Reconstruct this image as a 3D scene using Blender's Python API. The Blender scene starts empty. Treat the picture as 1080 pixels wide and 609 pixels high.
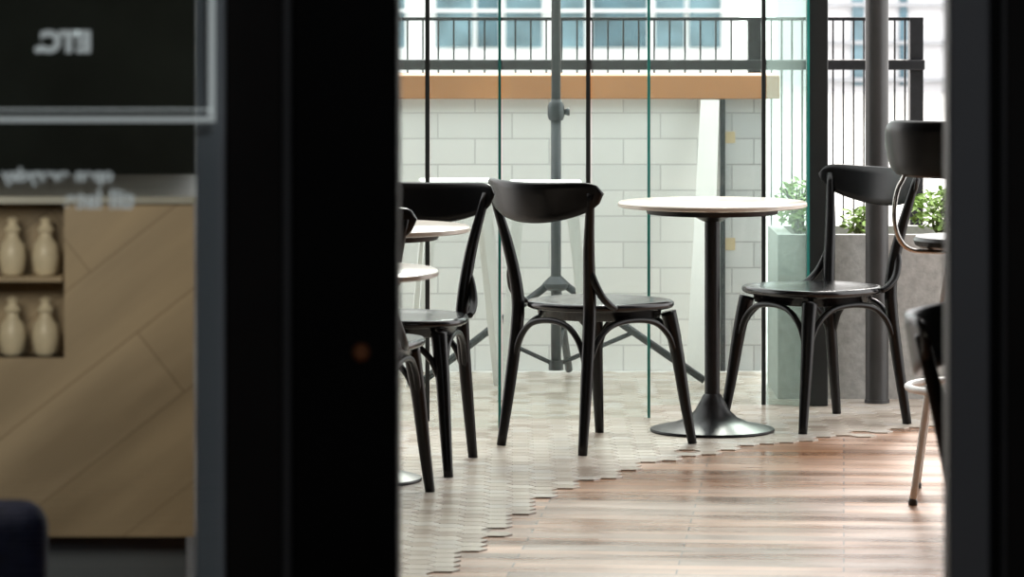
import bpy, bmesh, math, random
from mathutils import Vector, Matrix
random.seed(4)
S=bpy.context.scene
C=bpy.context.collection
S.view_settings.view_transform='Standard'
S.view_settings.look='None'

# ---------------------------------------------------------------- materials
def mat(name,col,rough=.5,metal=0,spec=.5,coat=0,noise=0,nscale=8,bump=0):
    m=bpy.data.materials.new(name); m.use_nodes=True
    nt=m.node_tree; b=nt.nodes['Principled BSDF']
    b.inputs['Base Color'].default_value=(*col,1)
    b.inputs['Roughness'].default_value=rough
    b.inputs['Metallic'].default_value=metal
    b.inputs['Specular IOR Level'].default_value=spec
    b.inputs['Coat Weight'].default_value=coat
    if noise or bump:
        tc=nt.nodes.new('ShaderNodeTexCoord'); n=nt.nodes.new('ShaderNodeTexNoise')
        n.inputs['Scale'].default_value=nscale; n.inputs['Detail'].default_value=5
        nt.links.new(tc.outputs['Object'],n.inputs['Vector'])
        if noise:
            r=nt.nodes.new('ShaderNodeValToRGB')
            r.color_ramp.elements[0].position=.3; r.color_ramp.elements[1].position=.7
            r.color_ramp.elements[0].color=(*[max(0,c*(1-noise)) for c in col],1)
            r.color_ramp.elements[1].color=(*[min(1,c*(1+noise)) for c in col],1)
            nt.links.new(n.outputs['Fac'],r.inputs['Fac']); nt.links.new(r.outputs['Color'],b.inputs['Base Color'])
        if bump:
            bp=nt.nodes.new('ShaderNodeBump'); bp.inputs['Strength'].default_value=bump; bp.inputs['Distance'].default_value=.01
            nt.links.new(n.outputs['Fac'],bp.inputs['Height']); nt.links.new(bp.outputs['Normal'],b.inputs['Normal'])
    return m
def glassmat(name,tint,refl=.03,rough=.0,haze=0,hcol=(.80,.95,.90)):
    m=bpy.data.materials.new(name); m.use_nodes=True; nt=m.node_tree; nt.nodes.clear()
    o=nt.nodes.new('ShaderNodeOutputMaterial'); mx=nt.nodes.new('ShaderNodeMixShader')
    t=nt.nodes.new('ShaderNodeBsdfTransparent'); g=nt.nodes.new('ShaderNodeBsdfGlossy')
    mx.inputs[0].default_value=refl
    t.inputs['Color'].default_value=(*tint,1); g.inputs['Roughness'].default_value=rough
    nt.links.new(t.outputs[0],mx.inputs[1]); nt.links.new(g.outputs[0],mx.inputs[2])
    last=mx.outputs[0]
    if haze:
        d=nt.nodes.new('ShaderNodeBsdfTranslucent'); d.inputs['Color'].default_value=(*hcol,1)
        m2=nt.nodes.new('ShaderNodeMixShader'); m2.inputs[0].default_value=haze
        nt.links.new(last,m2.inputs[1]); nt.links.new(d.outputs[0],m2.inputs[2]); last=m2.outputs[0]
    nt.links.new(last,o.inputs[0]); return m

BLACK=mat('black_lacquer',(.0035,.0035,.004),.30,spec=.28,noise=.3,nscale=30)
SEATB=mat('black_seat_lacquer',(.007,.007,.008),.22,spec=.5,noise=.3,nscale=20)
IRON=mat('cast_iron',(.006,.006,.007),.36,0,.3,noise=.3,nscale=40,bump=.05)
CHROME=mat('chrome',(.55,.53,.50),.25,1,noise=.05)
CREAM=mat('pale_leg_metal',(.88,.88,.86),.4,.0,noise=.06)
MARBLE=mat('pale_marble',(.66,.58,.50),.2,noise=.14,nscale=6)
WHITEM=mat('white_metal',(.86,.86,.84),.4,noise=.03)
WHITEB=mat('white_board',(.86,.85,.82),.5,noise=.03)
GREYSTEEL=mat('dark_grey_steel',(.020,.024,.030),.4,.2,noise=.1)
DGREY=mat('grey_pole',(.055,.055,.055),.45,.2,noise=.15)
POSTM=mat('post_steel',(.018,.020,.020),.45,.1,noise=.15)
STILE=mat('grey_door_metal',(.40,.43,.46),.5,noise=.06,nscale=3)
STILER=mat('grey_door_metal_dark',(.15,.155,.165),.5,noise=.06,nscale=3)
JAMB=mat('jamb_black',(.003,.003,.003),.6,0,.1,noise=.2)
JAMBB=mat('jamb_brown_black',(.014,.012,.011),.6,0,.15,noise=.4,nscale=3)
EDGEG=mat('jamb_edge_grey',(.05,.05,.052),.5,noise=.1)
DARKW=mat('dark_wall_paint',(.010,.014,.016),.7,0,.2,noise=.3,nscale=2)
INNERW=mat('dark_wall_glass_haze',(.030,.040,.038),.7,0,.2,noise=.5,nscale=2.5)  # dark wall lightened green-grey to stand in for haze in the glass
PLINTH=mat('plinth_blue_grey',(.12,.14,.165),.7,0,.2,noise=.3,nscale=2)
CEIL=mat('ceiling_paint',(.35,.34,.33),.8,noise=.04)
CONC=mat('planter_concrete',(.46,.45,.43),.8,noise=.16,nscale=40,bump=.25)
PAVE=mat('pale_pavement',(.62,.60,.57),.7,noise=.08,nscale=3)
FACADE=mat('pale_facade',(.80,.80,.81),.7,noise=.04,nscale=.5)
FACADE2=mat('grey_facade',(.60,.60,.62),.7,noise=.06,nscale=.5)
BEAM=mat('grey_beam',(.34,.35,.37),.6,noise=.1)
WINB=mat('blue_window_glass',(.115,.195,.235),.15,noise=.5,nscale=1.6)
WIND=mat('deep_blue_window_glass',(.06,.12,.155),.15,noise=.5,nscale=1.6)
SOIL=mat('soil',(.05,.035,.025),.9,noise=.4,nscale=30,bump=.5)
LEAF=mat('leaf_green',(.30,.46,.11),.5,noise=.4,nscale=12)
STEM=mat('stem_brown',(.10,.12,.04),.7,noise=.2)
GLASS=glassmat('clear_glass',(.935,.980,.965),.02,haze=.012)
GLASST=glassmat('tinted_glass',(.82,.92,.895),.05,haze=.10)
GLASSD=glassmat('door_glass',(.95,.97,.97),.02)
TEAL=mat('teal_glass_edge',(.03,.24,.21),.2,noise=.2)
SEAL=mat('black_rubber_seal',(.012,.016,.016),.5,noise=.2)
PRINT=mat('white_print',(.75,.77,.77),.6,noise=.02)
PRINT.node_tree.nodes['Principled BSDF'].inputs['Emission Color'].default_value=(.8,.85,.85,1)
PRINT.node_tree.nodes['Principled BSDF'].inputs['Emission Strength'].default_value=.28  # emission keeps the print bright though it is no light source
REFLSPOT=mat('brown_reflection',(.5,.2,.09),.35,.8,noise=.1)
NAVY=mat('navy_fabric',(.012,.016,.05),.8,noise=.3,nscale=40,bump=.3)
JAR=mat('beige_ceramic',(.74,.66,.50),.35,noise=.18,nscale=12)
TOPM=mat('counter_stone',(.42,.43,.40),.4,noise=.15)
TAPE=mat('tan_tape',(.50,.40,.24),.6,noise=.1)

def coords(nt,rot=0,sw=None,sc=(1,1,1)):
    tc=nt.nodes.new('ShaderNodeTexCoord'); v=tc.outputs['Object']
    if sw=='xz':
        s=nt.nodes.new('ShaderNodeSeparateXYZ'); c=nt.nodes.new('ShaderNodeCombineXYZ')
        nt.links.new(v,s.inputs[0]); nt.links.new(s.outputs[0],c.inputs[0]); nt.links.new(s.outputs[2],c.inputs[1]); v=c.outputs[0]
    mp=nt.nodes.new('ShaderNodeMapping'); mp.inputs['Rotation'].default_value=(0,0,rot); mp.inputs['Scale'].default_value=sc
    nt.links.new(v,mp.inputs['Vector']); return mp.outputs[0]
def brickmat(name,c1,c2,mc,bw,rh,ms,rough,rot=0,sw=None,grain=0,bump=.3,offset=.5,spec=.5,gbump=0,coat=0,gs=(1.0,6,1)):
    m=mat(name,c1,rough,spec=spec,coat=coat); nt=m.node_tree; b=nt.nodes['Principled BSDF']
    v=coords(nt,rot,sw)
    br=nt.nodes.new('ShaderNodeTexBrick'); br.offset=offset
    br.inputs['Scale'].default_value=1; br.inputs['Brick Width'].default_value=bw; br.inputs['Row Height'].default_value=rh
    br.inputs['Mortar Size'].default_value=ms; br.inputs['Mortar Smooth'].default_value=.1
    br.inputs['Color1'].default_value=(*c1,1); br.inputs['Color2'].default_value=(*c2,1); br.inputs['Mortar'].default_value=(*mc,1)
    nt.links.new(v,br.inputs['Vector']); out=br.outputs['Color']
    bp=nt.nodes.new('ShaderNodeBump'); bp.invert=True; bp.inputs['Strength'].default_value=bump; bp.inputs['Distance'].default_value=.004
    nt.links.new(br.outputs['Fac'],bp.inputs['Height']); nt.links.new(bp.outputs['Normal'],b.inputs['Normal'])
    if grain:
        v2=coords(nt,rot,sw,(1,1,1))
        mp=nt.nodes.new('ShaderNodeMapping'); mp.inputs['Scale'].default_value=gs; nt.links.new(v2,mp.inputs['Vector'])
        n=nt.nodes.new('ShaderNodeTexNoise'); n.inputs['Scale'].default_value=1.5; n.inputs['Detail'].default_value=3
        nt.links.new(mp.outputs[0],n.inputs['Vector'])
        r=nt.nodes.new('ShaderNodeValToRGB'); r.color_ramp.elements[0].position=.3; r.color_ramp.elements[1].position=.72
        r.color_ramp.elements[0].color=(1-grain,)*3+(1,); r.color_ramp.elements[1].color=(1+grain,)*3+(1,)
        nt.links.new(n.outputs['Fac'],r.inputs['Fac'])
        mx=nt.nodes.new('ShaderNodeMix'); mx.data_type='RGBA'; mx.blend_type='MULTIPLY'; mx.inputs[0].default_value=1; mx.clamp_result=False
        nt.links.new(out,mx.inputs[6]); nt.links.new(r.outputs[0],mx.inputs[7]); out=mx.outputs[2]
        ad=nt.nodes.new('ShaderNodeMapRange'); ad.inputs['From Min'].default_value=.3; ad.inputs['From Max'].default_value=.7
        ad.inputs['To Min'].default_value=rough*.7; ad.inputs['To Max'].default_value=rough*1.4
        nt.links.new(n.outputs['Fac'],ad.inputs['Value']); nt.links.new(ad.outputs[0],b.inputs['Roughness'])
        if gbump:
            b2=nt.nodes.new('ShaderNodeBump'); b2.inputs['Strength'].default_value=gbump; b2.inputs['Distance'].default_value=.01
            nt.links.new(n.outputs['Fac'],b2.inputs['Height']); nt.links.new(bp.outputs['Normal'],b2.inputs['Normal'])
            nt.links.new(b2.outputs['Normal'],b.inputs['Normal'])
    nt.links.new(out,b.inputs['Base Color'])
    return m
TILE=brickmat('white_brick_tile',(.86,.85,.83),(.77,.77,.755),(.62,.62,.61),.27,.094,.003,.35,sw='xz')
TILE2=brickmat('shaded_brick_tile',(.52,.525,.53),(.42,.43,.44),(.33,.33,.33),.16,.094,.003,.4,sw='xz')  # same tile with the shade of the return put into its colour
WOODF=brickmat('plank_floor',(.42,.215,.115),(.20,.105,.062),(.045,.022,.014),.8,.072,.002,.28,rot=math.radians(5),grain=.30,bump=.4,spec=.40,gbump=.15,gs=(.8,4,1))
CAPW=brickmat('cap_timber',(.50,.235,.095),(.42,.195,.08),(.3,.16,.08),3,.3,.001,.5,grain=.25,bump=.1,spec=.2)
OAK=brickmat('tan_panel_boards',(.47,.375,.26),(.40,.315,.21),(.30,.23,.15),2.5,.13,.0015,.5,rot=math.radians(-38),sw='xz',grain=.24,bump=.1)
HEX=mat('hex_tile',(.7,.68,.64),.25); nt=HEX.node_tree
at=nt.nodes.new('ShaderNodeAttribute'); at.attribute_name='tilecol'
nt.links.new(at.outputs['Color'],nt.nodes['Principled BSDF'].inputs['Base Color'])

# ---------------------------------------------------------------- helpers
def mesh(name,verts,faces,m,parent=None,smooth=False,loc=None):
    me=bpy.data.meshes.new(name); me.from_pydata([tuple(v) for v in verts],[],faces); me.update()
    if smooth: me.polygons.foreach_set('use_smooth',[True]*len(me.polygons))
    me.materials.append(m)
    bm=bmesh.new(); bm.from_mesh(me); bmesh.ops.recalc_face_normals(bm,faces=bm.faces); bm.to_mesh(me); bm.free()
    o=bpy.data.objects.new(name,me); C.objects.link(o)
    if loc: o.location=loc
    if parent: o.parent=parent
    return o
def join_data(parts):
    V=[];F=[]
    for v,f in parts:
        k=len(V); V+=list(v); F+=[tuple(i+k for i in q) for q in f]
    return V,F
def cr(pts,n=6):
    P=[Vector(p) for p in pts]; out=[]
    for i in range(len(P)-1):
        a=P[i-1] if i>0 else P[i]*2-P[i+1]; b=P[i]; c=P[i+1]; d=P[i+2] if i+2<len(P) else P[i+1]*2-P[i]
        for k in range(n):
            t=k/n; out.append(.5*((2*b)+(c-a)*t+(2*a-5*b+4*c-d)*t*t+(3*b-a-3*c+d)*t**3))
    out.append(P[-1]); return out
def tubed(pts,rads,seg=12,n=6,sx=1):
    path=cr(pts,n) if n>1 else [Vector(p) for p in pts]
    if not hasattr(rads,'__len__'): rads=[rads]*len(pts)
    R=[]
    for i in range(len(path)):
        t=i/(len(path)-1)*(len(rads)-1); k=min(int(t),len(rads)-2); R.append(rads[k]+(rads[k+1]-rads[k])*(t-k))
    V=[];F=[]; up=None
    for i,p in enumerate(path):
        d=(path[min(i+1,len(path)-1)]-path[max(i-1,0)]).normalized()
        if up is None:
            up=Vector((1,0,0)) if abs(d.x)<.9 else Vector((0,1,0))
        up=(up-d*up.dot(d)).normalized(); w=d.cross(up)
        for s in range(seg):
            a=2*math.pi*s/seg; V.append(p+up*math.cos(a)*R[i]*sx+w*math.sin(a)*R[i])
    for i in range(len(path)-1):
        for s in range(seg):
            F.append((i*seg+s,i*seg+(s+1)%seg,(i+1)*seg+(s+1)%seg,(i+1)*seg+s))
    F.append(tuple(range(seg))[::-1]); F.append(tuple((len(path)-1)*seg+s for s in range(seg)))
    return V,F
def tube(name,pts,rads,m,parent=None,seg=12,n=6,sx=1):
    V,F=tubed(pts,rads,seg,n,sx); return mesh(name,V,F,m,parent,True)
def lathed(prof,seg=48,cx=0,cy=0):
    V=[];F=[]
    for r,z in prof:
        for s in range(seg):
            a=2*math.pi*s/seg; V.append((cx+r*math.cos(a),cy+r*math.sin(a),z))
    for i in range(len(prof)-1):
        for s in range(seg):
            F.append((i*seg+s,i*seg+(s+1)%seg,(i+1)*seg+(s+1)%seg,(i+1)*seg+s))
    F.append(tuple(range(seg))); F.append(tuple((len(prof)-1)*seg+s for s in range(seg)))
    return V,F
def lathe(name,prof,m,parent=None,seg=48,smooth=True,loc=None):
    V,F=lathed(prof,seg); o=mesh(name,V,F,m,parent,smooth,loc)
    o.data.set_sharp_from_angle(angle=math.radians(40)); return o
def boxd(x0,x1,y0,y1,z0,z1):
    V=[(x,y,z) for z in(z0,z1) for y in(y0,y1) for x in(x0,x1)]
    return V,[(0,2,3,1),(4,5,7,6),(0,1,5,4),(2,6,7,3),(0,4,6,2),(1,3,7,5)]
def box(name,x0,x1,y0,y1,z0,z1,m,parent=None,bev=0):
    V,F=boxd(x0,x1,y0,y1,z0,z1); o=mesh(name,V,F,m,parent)
    if bev:
        b=o.modifiers.new('bevel','BEVEL'); b.width=bev; b.segments=2
    return o
def root(name,loc,label,cat,rot=0,group=None):
    o=bpy.data.objects.new(name,None); o.empty_display_size=.1; C.objects.link(o)
    o.location=loc; o.rotation_euler[2]=rot; tag(o,label,cat,group); return o
def tag(o,label,cat,group=None):
    o['label']=label; o['category']=cat
    if group: o['group']=group
def struct(o,label=None):
    o['kind']='structure'
    if label: o['label']=label
    return o
def copy_thing(src,loc,rot,label,group):
    r=src.copy(); C.objects.link(r); r.location=loc; r.rotation_euler[2]=rot; r['label']=label
    if group: r['group']=group
    def rec(a,b):
        for c in a.children:
            k=c.copy(); C.objects.link(k); k.parent=b; k.matrix_parent_inverse=Matrix(); rec(c,k)
    rec(src,r); return r
FZ=.004  # walking surface

# ---------------------------------------------------------------- dining chair
def make_chair(loc,rot,label,group):
    R=root('dining_chair',loc,label,'chair',rot,group)
    N=64; V=[];F=[]
    rings=[(.02,.434),(.10,.435),(.155,.437),(.193,.4415),(.204,.441),(.2095,.436),(.2105,.428),(.207,.421),(.198,.417),(.178,.415),(.174,.390),(.16,.388),(.02,.388)]
    for r,z in rings:
        for s in range(N):
            a=2*math.pi*s/N; c=math.cos(a); q=math.sin(a)
            k=(abs(c)**2.5+abs(q)**2.5)**(-1/2.5)
            x=r*k*c; y=r*k*q
            x*=1+.12*(y/.21); V.append((x,y,z))
    for i in range(len(rings)-1):
        for s in range(N): F.append((i*N+s,i*N+(s+1)%N,(i+1)*N+(s+1)%N,(i+1)*N+s))
    F.append(tuple(range(N))); F.append(tuple((len(rings)-1)*N+s for s in range(N)))
    mesh('seat',V,F,SEATB,R,True)
    U=40; V=[];F=[]; K=10
    for i in range(U+1):
        u=-1+2*i/U; e=max(0,1-abs(u)**14)**.5
        top=.812+.008*u*u; bot=.688+.058*abs(u)**2.2
        mid=(top+bot)/2; top=mid+(top-mid)*max(e,.05); bot=mid+(bot-mid)*max(e,.05)
        x=.243*u; yb=-.302+.084*u*u
        for k in range(K):
            a=2*math.pi*k/K; cz=math.cos(a); sy=math.sin(a)
            cz=math.copysign(abs(cz)**.45,cz); sy=math.copysign(abs(sy)**.6,sy)
            z=mid+(top-bot)/2*cz
            V.append((x,yb-(z-.75)*.16+.0075*sy,z))
    for i in range(U):
        for k in range(K): F.append((i*K+k,i*K+(k+1)%K,(i+1)*K+(k+1)%K,(i+1)*K+k))
    F.append(tuple(range(K))); F.append(tuple(U*K+k for k in range(K)))
    mesh('backrest',V,F,BLACK,R,True)
    bl=[(.175,-.238,0),(.163,-.210,.20),(.154,-.188,.39),(.158,-.191,.49),(.176,-.212,.62),(.214,-.243,.785)]
    fl=[(.200,.213,0),(.187,.193,.13),(.176,.175,.26),(.166,.162,.345),(.158,.150,.405)]
    for s in (-1,1):
        tube('leg',[(s*x,y,z) for x,y,z in bl],[.0145,.0185,.0205,.020,.0175,.012],BLACK,R)
        tube('leg',[(s*x,y,z) for x,y,z in fl],[.014,.0175,.0205,.023,.025],BLACK,R)
        tube('side_bracket',[(s*.167,-.202,.565),(s*.180,-.195,.52),(s*.191,-.175,.475),(s*.194,-.145,.447),(s*.192,-.115,.432)],[.009,.012,.012,.011,.009],BLACK,R)
    def at(P,z):
        for a,b in zip(P,P[1:]):
            if a[2]<=z<=b[2]:
                t=(z-a[2])/(b[2]-a[2]); return Vector((a[0]+(b[0]-a[0])*t,a[1]+(b[1]-a[1])*t,0))
    parts=[]
    def corner(P,s): 
        p=at(P,.25); return Vector((p.x*s,p.y,0))
    def arch(a,b):
        d=b-a
        pts=[a+d*t+Vector((0,0,z)) for t,z in((0,.235),(.045,.285),(.12,.338),(.27,.378),(.5,.390),(.73,.378),(.88,.338),(.955,.285),(1,.235))]
        return tubed(pts,.0095,8,4)
    c=[corner(fl,-1),corner(fl,1),corner(bl,1),corner(bl,-1)]
    for i in range(4): parts.append(arch(c[i],c[(i+1)%4]))
    V,F=join_data(parts); mesh('bentwood_brace',V,F,BLACK,R,True)
    return R
G='black bentwood bistro chairs'
ch=make_chair((.260,11.60,FZ),math.radians(-46),'black bentwood chair with curved backrest beside round pedestal table',G)
copy_thing(ch,(.968,12.13,FZ),math.radians(125),'black bentwood chair facing round table near glass panels',G)
copy_thing(ch,(-.335,11.07,FZ),math.radians(168.5),'black bentwood chair pulled up behind small round table',G)
copy_thing(ch,(-.458,10.33,FZ),math.radians(-9),'black bentwood chair tucked under small round table',G)
copy_thing(ch,(1.036,6.93,0),math.radians(-110),'black bentwood chair standing close to the doorway',G)

# ---------------------------------------------------------------- tables
def make_table(loc,label,group,rb=.196):
    R=root('pedestal_table',loc,label,'table',0,group)
    lathe('tabletop',[(.001,.705),(.290,.705),(.2975,.708),(.2975,.718),(.292,.722),(.001,.722)],MARBLE,R,64)
    lathe('support_plate',[(.001,.660),(.03,.660),(.06,.676),(.205,.684),(.212,.7055),(.001,.7055)],IRON,R,48)
    lathe('column',[(.024,.08),(.024,.67)],IRON,R,24)
    k=rb/.196
    lathe('base',[(.001,0),(.194*k,0),(.196*k,.004),(.194*k,.009),(.17*k,.015),(.12*k,.025),(.08*k,.042),(.054,.066),(.040,.092),(.030,.112),(.024,.118),(.001,.118)],IRON,R,64)
    return R
GT='round pedestal tables'
t1=make_table((.630,11.93,FZ),'round pale-topped table on black cast-iron pedestal',GT)
t2=make_table((-.415,10.75,FZ),'round pale-topped pedestal table between two chairs',GT,.16)
copy_thing(t2,(-.475,9.18,0),0,'round pale-topped pedestal table near the doorway',GT)

# ---------------------------------------------------------------- bar stool
R=root('bar_stool',(1.285,10.42,0),'bar stool with black curved back, chrome brackets and pale legs','stool')
lathe('seat',[(.001,.688),(.165,.688),(.178,.695),(.182,.708),(.176,.718),(.14,.716),(.001,.708)],BLACK,R)
V=[];F=[];U=30;K=10
for i in range(U+1):
    u=-1+2*i/U; a=math.radians(236+58*u); e=max(.05,max(0,1-abs(u)**6)**.5)
    mid=.965; hh=.078*e
    for k in range(K):
        b=2*math.pi*k/K; cz=math.copysign(abs(math.cos(b))**.5,math.cos(b)); sy=math.copysign(abs(math.sin(b))**.6,math.sin(b))
        z=mid+hh*cz; r=.25+(z-mid)*.12+.009*sy; V.append((r*math.cos(a),r*math.sin(a),z))
for i in range(U):
    for k in range(K): F.append((i*K+k,i*K+(k+1)%K,(i+1)*K+(k+1)%K,(i+1)*K+k))
F.append(tuple(range(K))); F.append(tuple(U*K+k for k in range(K)))
mesh('backrest',V,F,BLACK,R,True)
for ad in (205,267):
    a=math.radians(ad)
    tube('back_bracket',[(r*math.cos(a),r*math.sin(a),z) for r,z in((.236,.93),(.240,.89),(.262,.85),(.272,.79),(.262,.73),(.225,.69),(.15,.680),(.08,.680))],.0065,CHROME,R)
for ad in (37,127,217,307):
    a=math.radians(ad)
    tube('leg',[(.11*math.cos(a),.11*math.sin(a),.688),(.15*math.cos(a),.15*math.sin(a),.50),(.197*math.cos(a),.197*math.sin(a),.28),(.25*math.cos(a),.25*math.sin(a),.012)],.010,CREAM,R)
    lathe('foot_cap',[(.001,0),(.012,0),(.013,.010),(.009,.018),(.001,.018)],DGREY,R,16,loc=(.25*math.cos(a),.25*math.sin(a),0))
V=[];F=[]
for i in range(48):
    a=2*math.pi*i/48
    for k in range(10):
        b=2*math.pi*k/10; V.append(((.197+.010*math.cos(b))*math.cos(a),(.197+.010*math.cos(b))*math.sin(a),.303+.010*math.sin(b)))
for i in range(48):
    for k in range(10): F.append((i*10+k,i*10+(k+1)%10,((i+1)%48)*10+(k+1)%10,((i+1)%48)*10+k))
mesh('foot_ring',V,F,CREAM,R,True)

# ---------------------------------------------------------------- white metal stools beyond the glass
def white_stool(loc,label,rot=0):
    R=root('metal_stool',loc,label,'stool',rot,'white metal stools')
    box('seat',-.125,.125,-.125,.125,.715,.73,WHITEM,R,.009)
    for sx in(-1,1):
        for sy in(-1,1):
            a=[(sx*.105,sy*.105),(sx*.165,sy*.165)]
            V=[];
            for (x,y),z,w in((a[0],.718,.042),(a[1],0,.022)):
                V+=[(x,y,z),(x-sx*w,y,z),(x-sx*w,y-sy*.004,z),(x-sx*.004,y-sy*.004,z),(x-sx*.004,y-sy*w,z),(x,y-sy*w,z)]
            F=[(0,1,2,3,4,5),(6,7,8,9,10,11)]+[(i,(i+1)%6,6+(i+1)%6,6+i) for i in range(6)]
            mesh('leg',V,F,WHITEM,R)
    return R
ws=white_stool((.115,12.98,FZ),'white pressed-metal bar stool beyond the glass')
copy_thing(ws,(-.19,13.1,FZ),.1,'white pressed-metal bar stool beyond the glass','white metal stools')

# ---------------------------------------------------------------- tripod stand
R=root('tripod_stand',(.155,13.36,FZ),'dark steel pole on folding tripod base by the tiled wall','umbrella stand')
tube('pole',[(0,0,.05),(0,0,1.0)],.018,GREYSTEEL,R,16,1)
tube('upper_pole',[(0,0,.98),(0,0,2.6)],.0165,GREYSTEEL,R,16,1)
lathe('clamp_collar',[(.001,.925),(.024,.925),(.030,.94),(.030,.975),(.023,.99),(.001,.99)],GREYSTEEL,R,20)
tube('clamp_knob',[(.025,0,.955),(.042,0,.955),(.048,0,.955)],[.008,.014,.014],GREYSTEEL,R,10,1)
lathe('hub',[(.001,.325),(.03,.325),(.045,.335),(.048,.350),(.036,.362),(.022,.375),(.001,.375)],GREYSTEEL,R,20)
lathe('lower_collar',[(.001,.045),(.026,.045),(.026,.080),(.001,.080)],GREYSTEEL,R,20)
for fx,fy in((.52,-.06),(-.47,-.10),(.05,.30)):
    tube('leg',[(fx*.06,fy*.06,.345),(fx,fy,.0145)],.0135,GREYSTEEL,R,10,1)
    tube('spreader',[(0,0,.062),(fx*.52,fy*.52,.18)],.008,GREYSTEEL,R,8,1)

# ---------------------------------------------------------------- floor
WF=box('floor',-3,3,-1,13.0,-.05,0,WOODF); struct(WF,'reddish brown glossy plank floor')
pts=[(-3,8.0),(-.6,8.2),(-.2,8.95),(-.02,9.79),(.05,10.25),(.19,10.75),(.42,11.2),(.82,11.65),(1.42,12.15),(3,13)]
def bound(x):
    for (a,b),(c,d) in zip(pts,pts[1:]):
        if a<=x<=c: return b+(d-b)*(x-a)/(c-a)
    return 99
V=[];F=[];cols=[]
Rh=.042; dx=Rh*1.5; dy=Rh*math.sqrt(3)
pal=[(.54,.475,.40),(.50,.43,.36),(.58,.52,.45),(.45,.38,.31),(.52,.45,.38),(.38,.31,.25),(.55,.50,.445)]
nx=int(6/dx)+1
for i in range(nx):
    x=-3+i*dx
    for j in range(int(6/dy)):
        y=8+j*dy+(dy/2 if i%2 else 0)
        if abs(x)>2.95 or y>13.74: continue
        r_=random.random()
        b=bound(x)+(random.uniform(-.18,.14) if r_<.45 else random.uniform(-.03,.03))
        if y<b: continue
        k=len(V); r=Rh-.0016
        for z,rr in((0.0,r),(FZ-.0008,r),(FZ,r-.0008)):
            for s in range(6):
                a=math.pi/3*s; V.append((x+rr*math.cos(a),y+rr*math.sin(a),z))
        F.append(tuple(k+12+s for s in range(6)))
        for q in(0,6):
            for s in range(6): F.append((k+q+s,k+q+(s+1)%6,k+q+6+(s+1)%6,k+q+6+s))
        c=random.choice(pal)
        f=random.uniform(.95,1.04); c=tuple(q*f for q in c)
        cols+= [c]*13
me_o=mesh('floor',V,F,HEX); struct(me_o,'pale hexagonal floor tiles')
ca=me_o.data.color_attributes.new('tilecol','FLOAT_COLOR','CORNER')
for p,c in zip(me_o.data.polygons,cols):
    for l in p.loop_indices: ca.data[l].color=(*c,1)
V=[];F=[]
gp=[(x,y+.17) for x,y in pts]
for x,y in gp: V+= [(x,y,.0012),(x,13.0,.0012)]
for i in range(len(gp)-1): F.append((2*i,2*i+2,2*i+3,2*i+1))
GROUT=mat('grout',(.20,.165,.135),.8,noise=.2,nscale=20)
g=mesh('floor',V,F,GROUT); struct(g,'grey-brown grout between floor tiles')
PV=box('floor',-30,30,13.0,90,-.05,.0015,PAVE); struct(PV,'pale sunlit terrace paving')

# ---------------------------------------------------------------- room shell
struct(box('wall_left',-3.1,-3,-1,12.3,0,2.9,DARKW)); struct(box('wall_right',3,3.1,-1,10.8,0,2.9,DARKW))
struct(box('wall_back',-3.1,3.1,-1.1,-1,0,2.9,DARKW)); struct(box('ceiling',-3.1,3.1,-1.1,11.3,2.9,3.0,CEIL))
V,F=join_data([boxd(-3,-.98,5,5.1,0,2.9),boxd(-.98,3,5,5.1,2.3,2.9),boxd(.72,3,5,5.1,0,2.3)])
struct(mesh('wall_front',V,F,DARKW),'dark partition wall around the doorway')
struct(box('wall_inner',-3,-.62,7.4,7.5,0,2.9,INNERW),'dark wall behind service counter')

D=bpy.data.objects.new('door_1',None); C.objects.link(D); D.location=(-.28,5.04,0); struct(D,'dark metal door jamb with black reveal')
def local(o,p):
    o.parent=p; o.matrix_parent_inverse=Matrix.Translation(-Vector(p.location)); return o
local(box('stile',-.419,-.3775,5.02,5.07,0,2.3,STILE,None,.003),D)
local(box('jamb_panel',-.3775,-.303,5.0,5.10,0,2.3,JAMBB,None,.004),D)
local(box('jamb_edge',-.303,-.289,4.995,5.10,0,2.3,EDGEG,None,.003),D)
local(box('jamb_post',-.289,-.150,4.98,5.12,0,2.3,JAMB,None,.004),D)
lk=lathe('reflection_spot',[(.001,0),(.012,0),(.012,.006),(.008,.010),(.001,.010)],REFLSPOT,None,24); lk.rotation_euler[0]=math.radians(90)  # small disc stands in for a brown reflection on the jamb
lk.parent=D; lk.location=(-.198+.28,4.982-5.04,1.42-390*5/4000)
D2=bpy.data.objects.new('door_2',None); C.objects.link(D2); D2.location=(.65,5.04,0); struct(D2,'grey metal door stile on dark frame')
local(box('stile',.575,.629,4.99,5.06,0,2.3,STILER,None,.004),D2)
local(box('jamb_panel',.629,.645,5.0,5.1,0,2.3,JAMB,None,.002),D2)
local(box('jamb_edge',.645,.652,4.995,5.1,0,2.3,EDGEG,None,.002),D2)
local(box('jamb_post',.652,.722,5.0,5.1,0,2.3,JAMBB,None,.003),D2)

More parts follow.
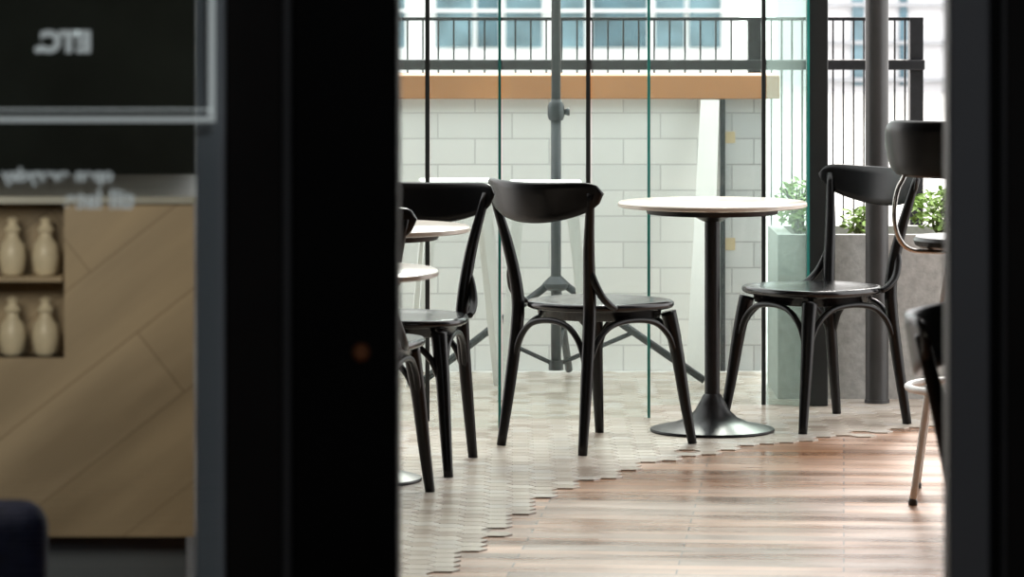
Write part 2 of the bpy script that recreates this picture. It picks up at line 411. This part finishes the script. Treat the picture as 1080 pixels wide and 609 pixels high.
W=bpy.data.objects.new('window_1',None); C.objects.link(W); W.location=(-.68,4.97,0); struct(W,'dark glazed side light with white printed lettering')
local(box('pane',-.985,-.382,4.965,4.971,0,2.3,GLASSD),W)
local(box('printed_border',-.985,-.389,4.972,4.973,1.235,1.242,PRINT),W)
local(box('printed_border',-.985,-.395,4.972,4.973,1.250,1.2525,PRINT),W)
local(box('printed_border',-.398,-.389,4.972,4.973,1.242,2.0,PRINT),W)
def text(s,xc,zc,width,bold=0):
    cu=bpy.data.curves.new('lettering','FONT'); cu.body=s; cu.align_x='CENTER'; cu.align_y='CENTER'; cu.extrude=.0003; cu.offset=bold
    cu.size=.045; cu.materials.append(PRINT)
    o=bpy.data.objects.new('lettering',cu); C.objects.link(o)
    bpy.context.view_layer.update()
    k=width/o.dimensions.x; cu.size*=k
    o.rotation_euler=(math.radians(90),0,math.radians(180))
    o.parent=W; o.location=(xc+.68,4.9735-4.97,zc); return o
text('ETC.',-.589,1.339,.073,.0024)
text('open everyday',-.596,1.165,.146,.001)
text('till late',-.541,1.1325,.092,.001)

# ---------------------------------------------------------------- service counter
R=root('service_counter',(-1.3,6.6,0),'tan boarded service counter with open display niche','counter')
def lb(*a,**k):
    o=box(*a,**k); return local(o,R)
lb('front_panel',-.765,-.544,6.48,6.55,.47,1.04,OAK)
lb('front_panel',-2.0,-.765,6.48,6.55,.47,.775,OAK)
lb('body',-2.0,-.544,6.58,7.2,.47,1.04,OAK)
lb('shelf',-2.0,-.62,6.50,6.58,.755,.775,OAK)
lb('shelf',-2.0,-.77,6.49,6.58,.905,.913,OAK)
lb('worktop',-2.02,-.540,6.47,7.22,1.04,1.052,TOPM)
lb('plinth',-1.98,-.56,6.52,7.2,0,.47,PLINTH)
def jar(loc,label):
    r=root('ceramic_jar',loc,label,'jar',0,'beige jars on the counter shelf')
    lathe('body',[(.001,0),(.016,0),(.021,.006),(.024,.03),(.021,.052),(.012,.064),(.010,.074)],JAR,r,24)
    lathe('lid',[(.001,.074),(.014,.074),(.015,.079),(.009,.086),(.008,.090),(.011,.097),(.001,.101)],JAR,r,24)
    return r
j=jar((-.860,6.53,.776),'beige ceramic jar with knobbed lid on shelf')
for x,y,z in((-.803,6.53,.776),(-.915,6.53,.776),(-.86,6.53,.914),(-.803,6.53,.914),(-.915,6.53,.914)):
    copy_thing(j,(x,y,z),0,'beige ceramic jar with knobbed lid on shelf','beige jars on the counter shelf')

R=root('lounge_chair',(-.95,5.75,0),'navy upholstered lounge chair with rounded back','chair')
def rbox(name,x0,x1,y0,y1,z0,z1,m,p,bev):
    o=box(name,x0,x1,y0,y1,z0,z1,m,p); b=o.modifiers.new('bevel','BEVEL'); b.width=bev; b.segments=5
    o.data.polygons.foreach_set('use_smooth',[True]*6); return o
rbox('backrest',-.26,.275,-.28,-.19,.32,.665,NAVY,R,.04)
rbox('seat_cushion',-.25,.25,-.2,.28,.30,.43,NAVY,R,.035)
for sx in(-1,1):
    for sy in(-1,1): tube('leg',[(sx*.2,sy*.2,.31),(sx*.23,sy*.23,0)],[.018,.011],BLACK,R,12,1)

# ---------------------------------------------------------------- tiled wall + cap
P=bpy.data.objects.new('wall_terrace',None); C.objects.link(P); P.location=(-.5,13.8,0); struct(P,'white brick-tiled parapet wall with timber cap')
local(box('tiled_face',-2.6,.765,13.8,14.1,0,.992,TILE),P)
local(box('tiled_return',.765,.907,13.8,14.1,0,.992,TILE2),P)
local(box('timber_cap',-2.65,.972,13.76,14.16,.992,1.077,CAPW,None,.004),P)
local(box('corner_trim',.757,.775,13.78,13.80,0,.99,GREYSTEEL),P)
local(box('tape_mark',.775,.812,13.797,13.80,.83,.872,TAPE),P)
local(box('tape_mark',.775,.812,13.797,13.80,.44,.485,TAPE),P)
V=[(.615,13.42,0),(.705,13.42,0),(.705,13.44,0),(.615,13.44,0),(.685,13.755,.985),(.752,13.755,.985),(.752,13.775,.985),(.685,13.775,.985)]
F=[(0,1,2,3),(4,5,6,7),(0,1,5,4),(1,2,6,5),(2,3,7,6),(3,0,4,7)]
o=mesh('leaning_board',[(x-.6,y-13.42,z) for x,y,z in V],F,WHITEB,None,False,(.6,13.42,FZ)); tag(o,'tall white tapered board leaning on tiled wall','board')

# ---------------------------------------------------------------- glazed screen
GL=bpy.data.objects.new('window_2',None); C.objects.link(GL); GL.location=(0,12.2,0); struct(GL,'sliding frameless glass screen with teal edges')
def pane(a,b,m,ea,eb,wa=.004,wb=.0045):
    a=Vector((a[0],a[1],0));b=Vector((b[0],b[1],0)); d=(b-a).normalized(); n=Vector((-d.y,d.x,0))*.005
    h=2.88; V=[a+n,b+n,b-n,a-n]; V=V+[v+Vector((0,0,h)) for v in V]; V=[v+Vector((0,0,.006)) for v in V]
    F=[(0,1,2,3),(4,5,6,7),(0,1,5,4),(1,2,6,5),(2,3,7,6),(3,0,4,7)]
    local(mesh('pane',V,F,m),GL)
    for p,e,w in((a,ea,wa),(b,eb,wb)):
        if e: local(box('pane_edge',p.x-w,p.x+w,p.y-.008,p.y+.008,.005,2.88,e),GL)
pane((-.500,12.20),(-.272,12.20),GLASS,None,SEAL,wb=.007)
pane((-.259,12.02),(-.039,12.00),GLASS,None,TEAL)
pane((-.030,12.24),(.246,12.24),GLASS,None,SEAL,wb=.007)
pane((.260,12.28),(.443,12.28),GLASS,None,TEAL)
pane((.450,12.64),(.840,12.66),GLASS,None,SEAL,wb=.007)
pane((.850,12.66),(.984,12.60),GLASST,None,TEAL)
box_post=box('window_post',-.034,.034,-.04,.04,0,2.95,POSTM,None,.004); box_post.location=(1.018,12.66,FZ); tag(box_post,'square black steel post at the glass screen','post')
R=root('round_pole',(1.225,12.73,FZ),'dark grey round steel pole before concrete planter','post')
lathe('shaft',[(.039,0),(.039,2.95)],DGREY,R,32); lathe('collar',[(.001,0),(.042,0),(.042,.012),(.001,.012)],DGREY,R,32)

# ---------------------------------------------------------------- planter and shrubs
R=root('concrete_planter',(1.6,13.05,FZ),'long grey concrete planter on the terrace','planter')
def lp(*a,**k): return local(box(*a,**k),R)
V,F=join_data([boxd(.90,2.5,12.84,12.89,0,.56),boxd(.90,2.5,13.3,13.35,0,.56),boxd(.90,.95,12.89,13.3,0,.56),boxd(2.45,2.5,12.89,13.3,0,.56)])
local(mesh('trough',V,F,CONC),R); lp('soil',.95,2.45,12.89,13.3,.02,.52,SOIL)
for (x,y),w,h,nl in(((.99,13.1),.085,.21,330),((1.20,13.12),.07,.11,120),((1.48,13.08),.12,.18,400),((1.78,13.1),.13,.2,300)):
    R=root('shrub',(x,y,.524+FZ),'leafy bright green shrub growing in concrete planter','plant',0,'shrubs in the planter')
    V=[];F=[]
    for i in range(nl):
        while True:
            p=Vector([random.uniform(-1,1) for _ in range(3)])
            if p.length<1: break
        c=Vector((p.x*w,p.y*.13,h*.57+p.z*h*.43)); l=random.uniform(.010,.020)
        M=Matrix.Rotation(random.uniform(0,6.28),3,'Z')@Matrix.Rotation(random.uniform(-1.2,1.2),3,'X')@Matrix.Rotation(random.uniform(-.8,.8),3,'Y')
        k=len(V); V+=[c+M@Vector(q)*l for q in((-1,0,0),(-.3,.42,.08),(.5,.34,.05),(1,0,-.1),(.5,-.34,.05),(-.3,-.42,.08),(0,0,-.02))]
        F+=[(k,k+1,k+6),(k+1,k+2,k+6),(k+2,k+3,k+6),(k+3,k+4,k+6),(k+4,k+5,k+6),(k+5,k,k+6)]
    o=mesh('leaves',V,F,LEAF,R); o['kind']='stuff'
    parts=[tubed([(0,0,0),(random.uniform(-.3,.3)*w,random.uniform(-.05,.05),h*.4),(random.uniform(-.8,.8)*w,random.uniform(-.08,.08),h*.85)],[.006,.004,.002],6,4) for _ in range(9)]
    V,F=join_data(parts); mesh('stems',V,F,STEM,R,True)

# ---------------------------------------------------------------- railing
R=root('railing',(.4,15.5,.003),'black steel terrace railing with vertical balusters','railing')
def lr(*a,**k): return local(box(*a,**k),R)
lr('top_rail',-1.2,1.68,15.48,15.52,1.258,1.272,IRON)
lr('handrail',-1.2,1.68,15.42,15.50,1.058,1.100,IRON,bev=.005)
lr('bottom_rail',-1.2,1.68,15.48,15.52,.10,.13,IRON)
for x in(-1.18,.99,1.65): lr('post',x-.027,x+.027,15.46,15.54,0,1.27,IRON)
xs=[-1.12+i*.063 for i in range(33)]+[1.06+i*.042 for i in range(14)]
for x in xs: lr('baluster',x-.0035,x+.0035,15.495,15.508,.13,1.259,IRON)

# ---------------------------------------------------------------- distant buildings
def building(x0,x1,y,h,m,label,wins,ledge,lz):
    R=root('building',((x0+x1)/2,y,0),label,'building')
    local(box('facade',x0,x1,y,y+8,-.1,h,m),R)
    for i,(a,b,c,d) in enumerate(wins):
        local(box('window',a,b,y-.05,y+.02,c,d,WIND if i%3==1 else WINB),R)
    for z in lz:
        local(box('ledge',x0,x1,y-.12,y,z,z+.045,ledge),R)
    return R
w=[]
for base,hh in((-.05,2.35),(2.9,1.2),(4.6,1.2)):
    for a,b in((-5,-4.2),(-4,-2.7),(-2.5,-1.7),(-1.20,-.63),(-.55,-.21),(-.10,.47),(.72,1.14),(1.28,2.13),(2.27,2.72),(2.80,3.3)):
        w.append((a,b,base+(.42 if base<0 else 0),base+hh))
building(-9,3.6,60,7,FACADE,'pale building with tall blue windows across the street',w,FACADE,(.93,2.5,4.3))
building(3.9,12,48,6,FACADE2,'plain light grey building across the street',[(4.3,4.45,.1,3),(4.9,5.0,.1,3)],BEAM,(.15,.62,1.1,2.5))

# ---------------------------------------------------------------- lights and world
Wd=bpy.data.worlds.new('World'); S.world=Wd; Wd.use_nodes=True
bg=Wd.node_tree.nodes['Background']; bg.inputs[0].default_value=(1,.99,.98,1); bg.inputs[1].default_value=3.1
sd=bpy.data.lights.new('sun','SUN'); sd.energy=3.2; sd.angle=math.radians(14); sd.color=(1,.94,.87)
so=bpy.data.objects.new('sun',sd); C.objects.link(so)
so.rotation_euler=(Vector((-.16,-.9,-.60))).to_track_quat('-Z','Y').to_euler()
def area(name,loc,target,e,size,col):
    l=bpy.data.lights.new(name,'AREA'); l.energy=e; l.size=size; l.color=col
    o=bpy.data.objects.new(name,l); C.objects.link(o); o.location=loc
    o.rotation_euler=(Vector(target)-Vector(loc)).to_track_quat('-Z','Y').to_euler(); return o
area('counter_fill',(-1.0,5.5,1.35),(-.80,6.5,.8),5.8,.4,(1,.88,.70))  # unseen fill light added to brighten the counter and niche
area('room_fill',(.4,1.5,2.8),(0,5,1.0),20,.8,(.88,.94,1))  # unseen fill light added as ambient for the door frame

# ---------------------------------------------------------------- camera
cd=bpy.data.cameras.new('camera'); cam=bpy.data.objects.new('camera',cd); C.objects.link(cam)
cam.location=(0,0,1.42); cam.rotation_euler=(math.radians(90),0,0)
cd.sensor_width=36; cd.lens=4000/1080*36; cd.shift_y=-324.5/1080
cd.clip_start=.05; cd.clip_end=300
cd.dof.use_dof=True; cd.dof.focus_distance=11.9; cd.dof.aperture_fstop=7.0
S.camera=cam
